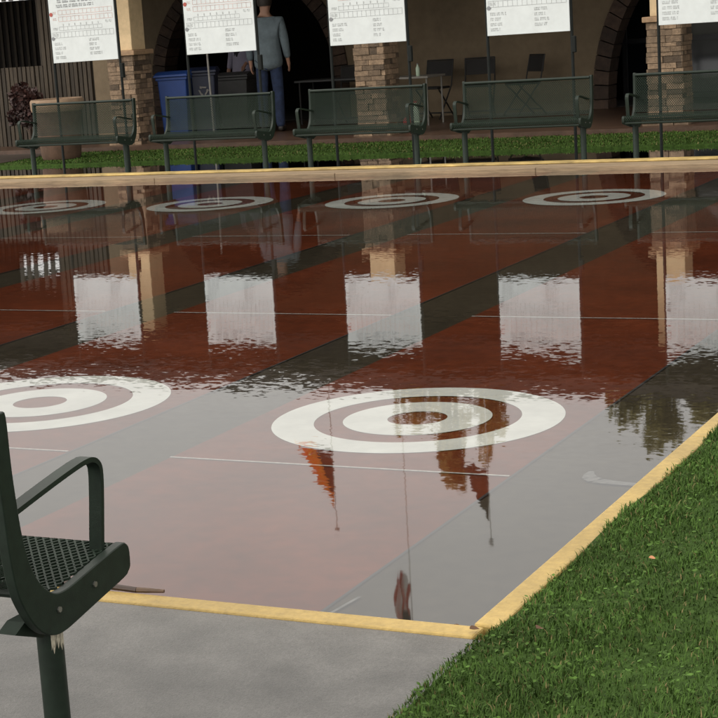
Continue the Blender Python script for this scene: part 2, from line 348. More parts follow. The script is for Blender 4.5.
# ------------------------------------------------------------------ benches
PROF=[(.328,.392),(.346,.412),(.350,.44),(.340,.458),(.318,.464),(.225,.453),(.12,.437),(.04,.426),(-.015,.434),(-.065,.473),(-.10,.53),(-.122,.61),(-.133,.71),(-.139,.80),(-.146,.905)]
def prof_at():
    p=np.array(PROF); d=np.r_[0,np.cumsum(np.hypot(*np.diff(p,axis=0).T))]
    return p,d
PP,PD=prof_at()
def surf(s): return np.interp(s,PD,PP[:,0]),np.interp(s,PD,PP[:,1])
def mesh_sheet(s0,s1,half):
    m=MB(); a=.026; b=.0160; w=.0078
    nxn=int(2*half/(a/2)); ns=int((s1-s0)/b)
    for k in range(ns+1):
        sc=s0+k*b; vs=[]
        for i in range(nxn+1):
            x=-half+2*half*i/nxn; z=b*.46*(1 if (i+k)%2 else -1)
            for e in (-1,1):
                s=min(max(sc+z+e*w*.5,s0-.012),s1+.012); y,zz=surf(s); vs.append((x,y,zz))
        m.add(vs,[(2*i,2*i+1,2*i+3,2*i+2) for i in range(nxn)])
    return m
HB=.82
def smooth_path(pts,k=5,closed=False):
    # Catmull-Rom through the given corners
    n=len(pts); out=[]
    for i in range(n if closed else n-1):
        p=[pts[(i+d)%n] if closed else pts[min(max(i+d,0),n-1)] for d in (-1,0,1,2)]
        for j in range(k):
            t=j/k
            out.append(tuple(.5*(2*p[1][a]+(p[2][a]-p[0][a])*t+(2*p[0][a]-5*p[1][a]+4*p[2][a]-p[3][a])*t*t+(3*p[1][a]-p[0][a]-3*p[2][a]+p[3][a])*t**3) for a in range(len(pts[0]))))
    if not closed: out.append(tuple(pts[-1]))
    return out
def make_bench():
    root=thing('park_bench','x','bench')
    seat=mesh_sheet(PD[0]+.02,PD[9],HB-.03).build('seat',M['bench_mesh'],root,fix=False)
    back=mesh_sheet(PD[9]+.02,PD[-1]-.02,HB-.03).build('backrest',M['bench_mesh'],root,fix=False)
    for o in (seat,back):
        so=o.modifiers.new('thick','SOLIDIFY'); so.thickness=.007; so.offset=0
    fr=MB(); fr.tube([(-HB+.03,-.146,.912),(HB-.03,-.146,.912)],.019,10); fr.build('top_rail',M['bench'],root,smooth=True)
    fr=MB(); fr.tube([(-HB+.03,.322,.385),(HB-.03,.322,.385)],.016,10); fr.tube([(-HB+.03,.03,.405),(HB-.03,.03,.405)],.014,8); fr.build('seat_rail',M['bench'],root,smooth=True)
    poly=[(.318,.468),(.340,.462),(.352,.444),(.352,.40),(.340,.384),(.317,.373),(.188,.349),(.064,.326),(.02,.320),(-.02,.322),(-.066,.340),(-.105,.374),(-.136,.418),(-.165,.480),(-.182,.575),(-.190,.7),(-.197,.8),(-.203,.92),(-.188,.935),(-.160,.938),(-.142,.925),
          (-.139,.80),(-.133,.71),(-.122,.61),(-.10,.53),(-.065,.473),(-.015,.434),(.04,.426),(.12,.437),(.225,.455)]
    poly=smooth_path(poly,4,True)
    for s in (-1,1):
        e=MB().prism(poly,s*(HB-.03),s*HB,'x').build('end_panel',M['bench'],root,bevel=.003,smooth=True)
        for y,z in ((.0,.385),(.17,.40)):
            MB().tube([(s*(HB+.0005),y,z),(s*(HB+.005),y,z)],.008,8).build('bolt',M['bolt'],e)
        # flat bar armrest
        arm=MB(); path=[(-.125,.655),(.02,.685),(.13,.704),(.20,.712),(.238,.708),(.262,.690),(.268,.662),(.262,.60),(.25,.52),(.238,.44)]
        path=[(y+.036*min(1,max(0,(y+.125)/.2)),z+.004) for y,z in path]
        path=smooth_path(path,5)
        pts=[Vector((s*(HB-.055),y,z)) for y,z in path]
        vs=[];fs=[]; nn=len(pts)
        for i,p in enumerate(pts):
            d=(pts[min(i+1,nn-1)]-pts[max(i-1,0)]).normalized(); q=Vector((1,0,0)).cross(d)
            for u,v in ((-1,-1),(1,-1),(1,1),(-1,1)): vs.append(p+Vector((1,0,0))*u*.020+q*v*.007)
        for i in range(nn-1):
            for k in range(4): fs.append((4*i+k,4*i+(k+1)%4,4*i+4+(k+1)%4,4*i+4+k))
        fs+=[(3,2,1,0),(4*nn-4,4*nn-3,4*nn-2,4*nn-1)]
        arm.add(vs,fs); arm.build('armrest',M['bench'],root,smooth=True)
        leg=MB(); leg.tube([(s*(HB-.07),.045,-.05),(s*(HB-.07),.045,.36)],.035,20); leg=leg.build('leg',M['bench'],root,smooth=True)
        br=MB().prism([(-.135,.355),(-.02,.31),(.16,.35),(.05,.375),(-.09,.375)],s*(HB-.10),s*(HB-.045),'x').build('bracket',M['bench'],leg)
    return root
bench=make_bench()
bench.location=(.72-HB,-3.99,.03)
tag(bench,'nearest green perforated metal bench, seen from its end at lower left','bench',group='green benches around the court')
# the peeling label is part of the near bench's leg
lg=[c for c in bench.children if c.name.startswith('leg')][-1]
pr=MB()
for k,(a0,a1,z0,z1) in enumerate([(-50,-32,.262,.335),(-30,-26,.28,.335),(-24,-6,.272,.335),(-4,20,.266,.335),(20,34,.272,.335)]):
    A=[R(t) for t in np.linspace(a0,a1,5)]
    c=(HB-.07,0); r=.0356
    for i in range(4):
        zz=[z0+.012*math.sin(i*2.1+k),z0+.012*math.sin((i+1)*2.1+k)]
        pr.quad((c[0]+r*math.cos(A[i]),r*math.sin(A[i])+.045,zz[0]),(c[0]+r*math.cos(A[i+1]),r*math.sin(A[i+1])+.045,zz[1]),(c[0]+r*math.cos(A[i+1]),r*math.sin(A[i+1])+.045,z1),(c[0]+r*math.cos(A[i]),r*math.sin(A[i])+.045,z1))
blabels=['far green mesh bench in front of the terracotta planter','far green mesh bench in front of the blue bins','far green mesh bench in front of the middle stone pillar','far green mesh bench in front of the folding chairs','far green mesh bench at the right edge, by the right stone pillar']
for i,l in enumerate(blabels):
    b=copy_tree(bench); b.location=(-10.70+2.142*i,13.40,.06); b.rotation_euler=(0,0,math.pi+R([1.5,-.8,-1.2,1.0,0][i])); tag(b,l)
pr.build('peeling_label',M['residue'],lg,fix=False)

# ------------------------------------------------------------------ scoreboards
def make_board():
    root=thing('scoreboard','x','scoreboard')
    z0,z1,hw=1.42,2.345,.535      # heights above the lawn
    H=z1-z0
    pn=MB().box((-hw,-.012,z0),(hw,.012,z1)).build('board_panel',M['board'],root,bevel=.003)
    def X(u): return -hw+2*hw*u
    def Z(f): return z1-H*f
    yy=-.0145
    def bar(m,u0,u1,f0,f1): m.quad((X(u0),yy,Z(f0)),(X(u1),yy,Z(f0)),(X(u1),yy,Z(f1)),(X(u0),yy,Z(f1)))
    rr=random.Random(3)
    def words(m,u,u1,f,h,gap=.012):      # a line of lettering: strokes grouped into words
        while u<u1:
            n=rr.randint(3,7)
            for _ in range(n):
                w=rr.uniform(.007,.013)
                if u+w>u1: return
                k=rr.random()
                bar(m,u,u+w*.35,f,f+h)
                if k<.7: bar(m,u+w*.35,u+w,f,f+h*.25)
                if k>.3: bar(m,u+w*.35,u+w,f+h*.72,f+h)
                u+=w+.004
            u+=gap
    m=MB(); words(m,.14,.97,.055,.055,.02); words(m,.12,.7,.135,.045); m.build('heading',M['ink'],pn,fix=False)
    def grid(m,u0,u1,f0,f1,n,t=.004):
        tf=t*2*hw/H
        for f in (f0,f1): bar(m,u0,u1,f-tf/2,f+tf/2)
        for i in range(n+1):
            u=u0+(u1-u0)*i/n; bar(m,u-t/2,u+t/2,f0,f1)
    m=MB(); grid(m,.14,.97,.22,.285,13,.005); grid(m,.14,.97,.315,.385,13,.005); words(m,.05,.12,.235,.035); words(m,.05,.12,.33,.035); m.build('red_score_grid',M['ink_pink'],pn,fix=False)
    m=MB(); grid(m,.14,.8,.465,.52,10); grid(m,.03,.97,.545,.625,16); words(m,.05,.13,.475,.035); words(m,.04,.13,.565,.035); words(m,.86,.96,.41,.035)
    for i in range(7): bar(m,.2+i*.09,.2+i*.09+.012,.42,.455)
    m.build('black_score_grid',M['ink_grey'],pn,fix=False)
    def names(seed):
        nonlocal rr
        rr=random.Random(seed); m=MB()
        for k in range(4):
            words(m,.045,.15+rr.uniform(.0,.10),.695+k*.068,.040); words(m,.585,.68+rr.uniform(0,.1),.66+k*.068,.040)
        return m
    names(3).build('name_list',M['ink_grey'],pn,fix=False)
    make_board.names=names
    m=MB(); m.add([(X(.03)+.028*math.cos(t),yy-.001,Z(.275)+.028*math.sin(t)) for t in np.linspace(0,6.28,17)[:-1]],[tuple(range(16))]); m.build('red_mark',M['ink_red'],pn,fix=False)
    m=MB(); m.add([(X(.03)+.026*math.cos(t),yy-.001,Z(.635)+.026*math.sin(t)) for t in np.linspace(0,6.28,17)[:-1]],[tuple(range(16))]); bar(m,.01,.06,.625,.645); m.build('black_mark',M['ink'],pn,fix=False)
    for s in (-1,1):
        p=MB().tube([(s*(hw+.012),.02,-.15),(s*(hw+.012),.02,2.68)],.019,10).build('post',M['post'],root,smooth=True)
        if s>0:
            cl=MB().box((hw+.012,-.01,1.16),(hw+.06,.05,1.36)).build('latch',M['post'],p,bevel=.008)
    return root
sb=make_board()
for i,l in enumerate(['white scoreboard beside the left stone pillar','white scoreboard above the blue bins','white scoreboard in front of the middle stone pillar','white scoreboard in front of the folding chairs and beige wall','white scoreboard at the right edge, in front of the right pillar']):
    o=sb if i==0 else copy_tree(sb)
    if i:      # every board lists other names
        tmp=make_board.names(20+i).build('name_list',M['ink_grey'],None,fix=False)
        for c in o.children:
            for d in c.children:
                if d.name.startswith('name_list'): d.data=tmp.data
        bpy.data.objects.remove(tmp)
    o.location=([-10.905,-8.735,-6.568,-4.402,-2.235][i],14.06 if i!=2 else 14.05,.10); o.rotation_euler=(0,R(-.35+.1*i),R([.3,-.4,.2,-.2,.1][i])); tag(o,l,group='scoreboards behind the far benches')

# ------------------------------------------------------------------ clubhouse
club=thing('clubhouse','long low clubhouse with stone pillars, arches and a deep shaded porch','building',(0,21,.15))
def cb(mb,name,m,parent=club,**k):
    o=mb.build(name,m,parent,**k); 
    if parent is club: o.location=(0,-21,-.15)
    return o
def stone_block(cx,cy,hw,hd,z0,z1,seed):
    r=random.Random(seed); m=MB()
    m.box((cx-hw+.03,cy-hd+.03,z0),(cx+hw-.03,cy+hd-.03,z1-.004))
    z=z0
    while z<z1-.02:
        h=min(r.uniform(.05,.11),z1-z)
        if z1-z-h<.03: h=z1-z
        for face in range(4):
            L_=(2*hw if face%2==0 else 2*hd); u=-L_/2
            while u<L_/2-.01:
                w_=r.uniform(.09,.26); w_=min(w_,L_/2-u); 
                if L_/2-u-w_<.05: w_=L_/2-u
                p=r.uniform(-.006,.020); t=r.random()
                lo,hi=u+.003,u+w_-.003; dz0,dz1=z+.003,z+h-.003
                if face==0: m.box((cx+lo,cy-hd-p,dz0),(cx+hi,cy-hd+.05,dz1),t)
                elif face==2: m.box((cx+lo,cy+hd-.05,dz0),(cx+hi,cy+hd+p,dz1),t)
                elif face==1: m.box((cx+hw-.05,cy+lo,dz0),(cx+hw+p,cy+hi,dz1),t)
                else: m.box((cx-hw-p,cy+lo,dz0),(cx-hw+.05,cy+hi,dz1),t)
                u+=w_
        z+=h
    return m
for i,cx in enumerate((-16.4,-12.08,-7.83,-3.48,.8)):
    cy=17.05
    sh=cb(MB().box((cx-.2,cy-.2,1.60),(cx+.2,cy+.2,2.86)),'column',M['stucco'],bevel=.01)
    o=stone_block(cx,cy,.235,.25,.24,1.52,10+i).build('stone_base',M['stone'],sh)
    o=stone_block(cx,cy,.30,.30,.13,.245,40+i).build('plinth',M['stone'],sh)
    o=MB().box((cx-.285,cy-.30,1.524),(cx+.285,cy+.30,1.60)).build('cap',M['cap'],sh,bevel=.012)
# arcaded back wall at Y=21
ARCH=[(-12.1,1.95,.9,2.05),(-3.8,2.02,.3,2.62)]
def arch_top(x):
    for c,a,z,h in ARCH:
        if abs(x-c)<a: return z+h*math.sqrt(1-((x-c)/a)**2)
    return None
XL,XR=-16.0,8.0
edges=sorted({XL,XR}|{c+a*math.cos(t) for c,a,z,h in ARCH for t in np.linspace(0,math.pi,41)})
def face_wall(y,flip):
    pass
wm=MB()
for x0,x1 in zip(edges[:-1],edges[1:]):
    mid=(x0+x1)/2; t=arch_top(mid)
    if t is None: wm.box((x0,21,.15),(x1,21.35,3.35))
    else:
        def zz(x):
            for c,a,z,h in ARCH:
                if abs(mid-c)<a: return z+h*math.sqrt(max(0,1-((x-c)/a)**2))
        za,zb=zz(x0),zz(x1)
        wm.add([(x0,21,za),(x1,21,zb),(x1,21,3.35),(x0,21,3.35),(x0,21.35,za),(x1,21.35,zb),(x1,21.35,3.35),(x0,21.35,3.35)],[(0,1,2,3),(4,7,6,5),(0,4,5,1),(3,2,6,7)])
cb(wm,'wall',M['wall'],fix=False)
for c,a,z,h in ARCH:
    tm=MB(); n=34; rr=random.Random(int(a*100))
    pts=[]
    k=int((z-.15)/.11)
    for q in range(k): pts.append((1,.15+(z-.15)*q/k,.15+(z-.15)*(q+1)/k))
    for s in (-1,1):
        for _,za,zb in pts: tm.box((c+s*a-(.24 if s>0 else 0)-.004,20.95,za+.004),(c+s*a+(.24 if s<0 else 0)+.004,21.40,zb-.004),rr.random())
    ts=np.linspace(0,math.pi,n+1)
    for t0,t1 in zip(ts[:-1],ts[1:]):
        e=.004; P0=[(c+(a+d)*math.cos(t),z+(h+d)*math.sin(t)) for d,t in ((.004,t0+e),(.004,t1-e),(-.25,t1-e),(-.25,t0+e))]
        tm.prism(P0,20.95,21.40,'y',rr.random())
    cb(tm,'arch_trim',M['arch'])
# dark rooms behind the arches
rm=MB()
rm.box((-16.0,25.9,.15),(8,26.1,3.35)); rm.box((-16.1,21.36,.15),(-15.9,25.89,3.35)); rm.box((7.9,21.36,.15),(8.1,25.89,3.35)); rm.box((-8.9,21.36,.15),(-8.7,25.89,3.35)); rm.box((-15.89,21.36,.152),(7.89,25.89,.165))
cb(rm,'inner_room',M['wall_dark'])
dr=MB()
for x in (-5.9,-4.85,-3.8,-2.75,-1.7): dr.box((x-.04,23.0,.17),(x+.04,23.06,3.2))
for z in (.2,1.15,2.25,3.15): dr.box((-5.85,23.005,z-.04),(-1.75,23.055,z+.04))
df=cb(dr,'door_frame',M['frame'])
for x in (-5.86,-4.81,-3.76,-2.71): MB().box((x+.001,23.02,.2),(x+1.01,23.035,3.15)).build('pane',M['glassd'],df)
# ceiling, beam, roof
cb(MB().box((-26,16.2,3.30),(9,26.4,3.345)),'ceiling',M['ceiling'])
cb(MB().box((-26,16.84,2.864),(9,17.26,3.297)),'beam',M['fascia'])
cb(MB().box((-26.3,15.93,3.22),(9.3,15.98,3.47)).box((-26.3,15.985,3.28),(9.3,16.195,3.32)),'fascia',M['fascia'])
rf=MB(); 
prof=[(15.88,3.474),(21.2,3.92),(26.6,3.474),(26.6,3.40),(21.2,3.80),(15.88,3.472-.03+.032)]
rf.add([(-26.4,15.88,3.474),(9.4,15.88,3.474),(9.4,21.2,4.02),(-26.4,21.2,4.02),(9.4,26.6,3.474),(-26.4,26.6,3.474)],[(0,1,2,3),(3,2,4,5),(0,3,5),(1,4,2)])
cb(rf,'roof',M['roof'])
# slatted side wall left of the first pillar, and the far open screen of the breezeway
sl=MB(); rr=random.Random(5)
x=-17.6
while x<-13.02:
    top=1.44 if x<-14.02 else 2.86
    d=rr.uniform(.0,.02); sl.box((x,17.40-d,.15),(x+.062,17.44,top),rr.random()); x+=.085
sl.box((-17.6,17.44,.15),(-13.0,17.47,1.42),.1); sl.box((-14.02,17.44,1.42),(-13.0,17.47,2.86),.1)
cb(sl,'slat_panel',M['slat'])
cb(MB().box((-13.0,17.42,.15),(-12.45,17.50,2.86)),'side_wall',M['wall'])
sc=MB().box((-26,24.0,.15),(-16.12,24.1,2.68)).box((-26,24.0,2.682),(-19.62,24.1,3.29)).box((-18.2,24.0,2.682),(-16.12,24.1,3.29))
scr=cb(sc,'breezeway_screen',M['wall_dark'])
bt=MB(); x=-25.9
while x<-16.2: bt.box((x,23.97,.15),(x+.06,23.999,2.66)); x+=.16
bt.build('batten',M['slat'],scr)
for x in (-19.6,-19.42,-19.24,-18.98,-18.80,-18.5):
    MB().box((x,24.02,2.684),(x+.09,24.06,3.288)).build('upright_slat',M['white_slat'],scr)

# ------------------------------------------------------------------ things in the porch
def make_bin(name,label,mbody,mlid,loc,w,d,h,rz=0,mark=None,group=None):
    t=thing(name,label,'wheelie bin',loc,R(rz),group)
    m=MB(); a,b=w*.40,d*.40; A,B=w*.48,d*.48; hb=h*.90
    m.add([(-a,-b,.05),(a,-b,.05),(a,b,.05),(-a,b,.05),(-A,-B,hb),(A,-B,hb),(A,B,hb),(-A,B,hb)],[(0,3,2,1),(4,5,6,7),(0,1,5,4),(1,2,6,5),(2,3,7,6),(3,0,4,7)])
    body=m.build('body',mbody,t,bevel=.02)
    MB().box((-A-.02,-B-.02,hb-.05),(A+.02,B+.02,hb+.002)).build('rim',mbody,body,bevel=.01)
    l=MB(); n=9
    for i in range(n-1):
        y0,y1=-B-.06+(2*B+.1)*i/(n-1),-B-.06+(2*B+.1)*(i+1)/(n-1)
        z0,z1=[hb+.004+h*.075*math.sin(math.pi*min(1,.12+.8*k/(n-1))) for k in (i,i+1)]
        l.add([(-A-.04,y0,hb+.003),(A+.04,y0,hb+.003),(A+.04,y1,hb+.003),(-A-.04,y1,hb+.003),(-A-.03,y0,z0),(A+.03,y0,z0),(A+.03,y1,z1),(-A-.03,y1,z1)],[(0,3,2,1),(4,5,6,7),(0,1,5,4),(1,2,6,5),(2,3,7,6),(3,0,4,7)])
    l.build('lid',mlid,t,bevel=.004)
    for s in (-1,1):
        MB().tube([(s*(a+.01),b+.02,.10),(s*(a-.05),b+.02,.10)],.10,16).build('wheel',M['black'],t,smooth=True)
    MB().tube([(-A,B+.08,hb-.03),(A,B+.08,hb-.03)],.018,8).build('handle',mlid,t,smooth=True)
    if mark:     # pale chasing-arrows mark moulded on the front
        k=MB(); yy=-B+.004
        for q in range(3):
            an=math.pi/2+q*2.094; c=Vector((0,0,hb*.72))
            p=[c+Vector((math.cos(an+u)*r_,-B*.97+.0,math.sin(an+u)*r_)) for u,r_ in ((-.75,.085),(.55,.085),(.55,.055),(-.75,.055))]
            p=[Vector((v.x,-(b+(B-b)*(v.z-.05)/(hb-.05))-.022,v.z)) for v in p]
            k.add(p,[(0,1,2,3)])
            tip=[c+Vector((math.cos(an+u)*r_,0,math.sin(an+u)*r_)) for u,r_ in ((.55,.10),(.95,.07),(.55,.04))]
            tip=[Vector((v.x,-(b+(B-b)*(v.z-.05)/(hb-.05))-.022,v.z)) for v in tip]; k.add(tip,[(0,1,2)])
        k.build('recycling_mark',mark,body,fix=False)
    return t
make_bin('wheelie_bin','bright blue recycling wheelie bin with lid beside left pillar',M['blue'],M['blue'],(-11.66,17.75,.15),.50,.58,1.10,14)
make_bin('wheelie_bin','dark navy wheelie bin with pale mark, right of the bright blue bin',M['navy'],M['navy'],(-11.34,18.1,.15),.40,.50,1.13,22,M['handle'])
make_bin('wheelie_bin','dark grey bin standing left of the person in the blue shirt',M['greyp'],M['greyp'],(-11.55,19.55,.15),.56,.60,.98,10)
# leaning pole
t=thing('broom','thin white pole leaning beside the navy bin','broom',(-10.74,17.22,.15))
MB().tube([(.0,0,.10),(-.05,.05,1.45)],.016,8).build('handle',M['handle'],t,smooth=True)
m=MB(); m.box((-.16,-.02,.07),(.16,.02,.11)); 
for i in range(22): m.box((-.155+i*.0145,-.018,0),(-.146+i*.0145,.018,.07))
m.build('bristles',M['black'],t)
# planter
t=thing('planter','large round terracotta planter with a pale rim behind the leftmost bench','planter',(-12.28,15.25,.09))
MB().lathe([(.0,.0),(.28,0),(.30,.05),(.355,.68),(.36,.70),(.34,.70),(.30,.60),(0,.60)],36).build('pot',M['terracotta'],t,smooth=True)
MB().lathe([(.36,.702),(.385,.71),(.40,.75),(.405,.86),(.385,.89),(.35,.885),(.345,.72)],36).build('rim',M['terr_rim'],t,smooth=True)
MB().lathe([(0,.615),(.315,.612)],24).build('soil',M['soil'],t)
def foliage(n,ell,leaf,seed,clumps=14,gap=.5,fill=.75):
    r=np.random.default_rng(seed); m=MB()
    cs=[]
    for i in range(clumps):
        d=r.normal(size=3); d/=np.linalg.norm(d); cs.append((d*r.uniform(.25,fill),r.uniform(.22,.42)))
    for i in range(n):
        c,rad=cs[r.integers(len(cs))]; d=r.normal(size=3); d/=np.linalg.norm(d); p=(c+d*rad*r.uniform(.35,1)**.5)*np.array(ell[1])+np.array(ell[0])
        a=r.normal(size=3); a/=np.linalg.norm(a); b=np.cross(a,r.normal(size=3)); b/=np.linalg.norm(b)+1e-9
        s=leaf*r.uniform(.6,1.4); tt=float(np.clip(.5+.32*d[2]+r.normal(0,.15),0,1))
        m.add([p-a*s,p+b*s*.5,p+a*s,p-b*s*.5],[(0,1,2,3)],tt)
    return m
t=thing('shrub','dark red leaved shrub behind the terracotta planter','shrub',(-13.95,16.85,.15))
MB().tube([(0,0,0),(.02,0,.5)],[.03,.02],8).tube([(.0,0,.2),(-.2,.05,.7)],[.02,.01],6).tube([(.0,0,.25),(.2,-.05,.7)],[.02,.01],6).build('stem',M['bark'],t)
foliage(2600,((0,0,.68),(.55,.34,.58)),.05,3,fill=.6).build('foliage',M['leaf_red'],t,fix=False)
# folding chairs
def make_chair():
    t=thing('folding_chair','x','folding chair')
    m=MB()
    n=8; W=.235
    for i in range(n):   # gently curved back pad, bowed to the rear
        x0,x1=-W+2*W*i/n,-W+2*W*(i+1)/n; b0,b1=[.025*(1-(x/W)**2) for x in (x0,x1)]
        m.add([(x0,.20+b0,.66),(x1,.20+b1,.66),(x1,.24+b1,.90),(x0,.24+b0,.90),(x0,.225+b0,.66),(x1,.225+b1,.66),(x1,.265+b1,.90),(x0,.265+b0,.90)],[(0,1,2,3),(7,6,5,4),(0,4,5,1),(3,2,6,7)]+([(0,3,7,4)] if i==0 else [])+([(1,5,6,2)] if i==n-1 else []))
    m.build('backrest',M['chair'],t,smooth=True)
    MB().box((-.22,-.24,.475),(.22,.16,.51)).build('seat',M['chair'],t,bevel=.012)
    f=MB(); 
    for s in (-1,1): f.tube([(s*.245,-.27,.0),(s*.245,.16,.52),(s*.245,.255,.92)],.0125,8)
    f.tube([(-.245,.255,.915),(.245,.255,.915)],.0125,8); f.tube([(-.245,-.185,.10),(.245,-.185,.10)],.010,8); f.build('front_frame',M['chair_metal'],t,smooth=True)
    f=MB()
    for s in (-1,1): f.tube([(s*.215,.27,.0),(s*.215,-.20,.47)],.0125,8)
    f.tube([(-.215,.21,.08),(.215,.21,.08)],.010,8); f.build('rear_frame',M['chair_metal'],t,smooth=True)
    return t
ch=make_chair()
for i,(l,x,y,rz) in enumerate([('dark folding chair behind the pale folding table',-8.28,20.25,-8),('dark folding chair behind the scoreboard post, facing forward',-7.50,20.25,12),('dark folding chair turned sideways against the beige wall',-6.74,20.3,-42),('black folding chair left of the middle stone pillar',-9.58,19.9,4)]):
    o=ch if i==0 else copy_tree(ch); o.location=(x,y,.15); o.rotation_euler=(0,0,R(rz)); tag(o,l,group='folding chairs on the porch'); o.scale=(.98 if i!=3 else 1.1,1.0,1.02)
# pale table
t=thing('folding_table','pale folding table right of the middle stone pillar','table',(-8.0,18.95,.15))
MB().box((-.75,-.36,.725),(.32,.36,.755)).build('tabletop',M['tabletop'],t,bevel=.006)
for sx in (-.68,.27):
    for sy in (-.3,.3):
        MB().tube([(sx,sy,0),(sx,sy,.724)],.015,8).build('leg',M['table_leg'],t,smooth=True)
b=thing('bottle','small clear pale bottle on the pale folding table','bottle',(-7.93,18.8,.905))
MB().lathe([(.0,0),(.03,0),(.032,.02),(.032,.12),(.014,.16),(.012,.18)],14).build('bottle_body',M['bottle'],b,smooth=True)
MB().lathe([(.014,.18),(.014,.2),(0,.2)],12).build('cap',M['handle'],b,smooth=True)
b=thing('bottle','tall pale green bottle on the porch floor under the table edge','bottle',(-7.55,17.75,.15))
MB().lathe([(.0,0),(.05,0),(.055,.02),(.055,.26),(.045,.3),(.02,.35),(.02,.40)],16).build('bottle_body',M['bottle'],b,smooth=True)
MB().lathe([(.024,.40),(.024,.43),(0,.43)],12).build('cap',M['redp'],b,smooth=True)
b=thing('jug','small red jug on the porch floor beside the green bottle','jug',(-7.68,17.75,.15))
MB().lathe([(.0,0),(.07,0),(.075,.02),(.075,.15),(.03,.2),(.028,.23),(0,.23)],16).build('jug_body',M['redp'],b,smooth=True)
MB().tube([(.07,0,.14),(.12,0,.13),(.115,0,.06),(.072,0,.04)],.01,6).build('handle',M['redp'],b,smooth=True)
# dark table behind the person
t=thing('folding_table','dark table in the shade right of the standing person','table',(-10.1,20.35,.15))
MB().box((-.62,-.32,.70),(.62,.32,.735)).build('tabletop',M['greyp'],t,bevel=.006)
for sx in (-.55,.55):
    for sy in (-.26,.26): MB().tube([(sx,sy,0),(sx,sy,.699)],.016,8).build('leg',M['chair_metal'],t,smooth=True)

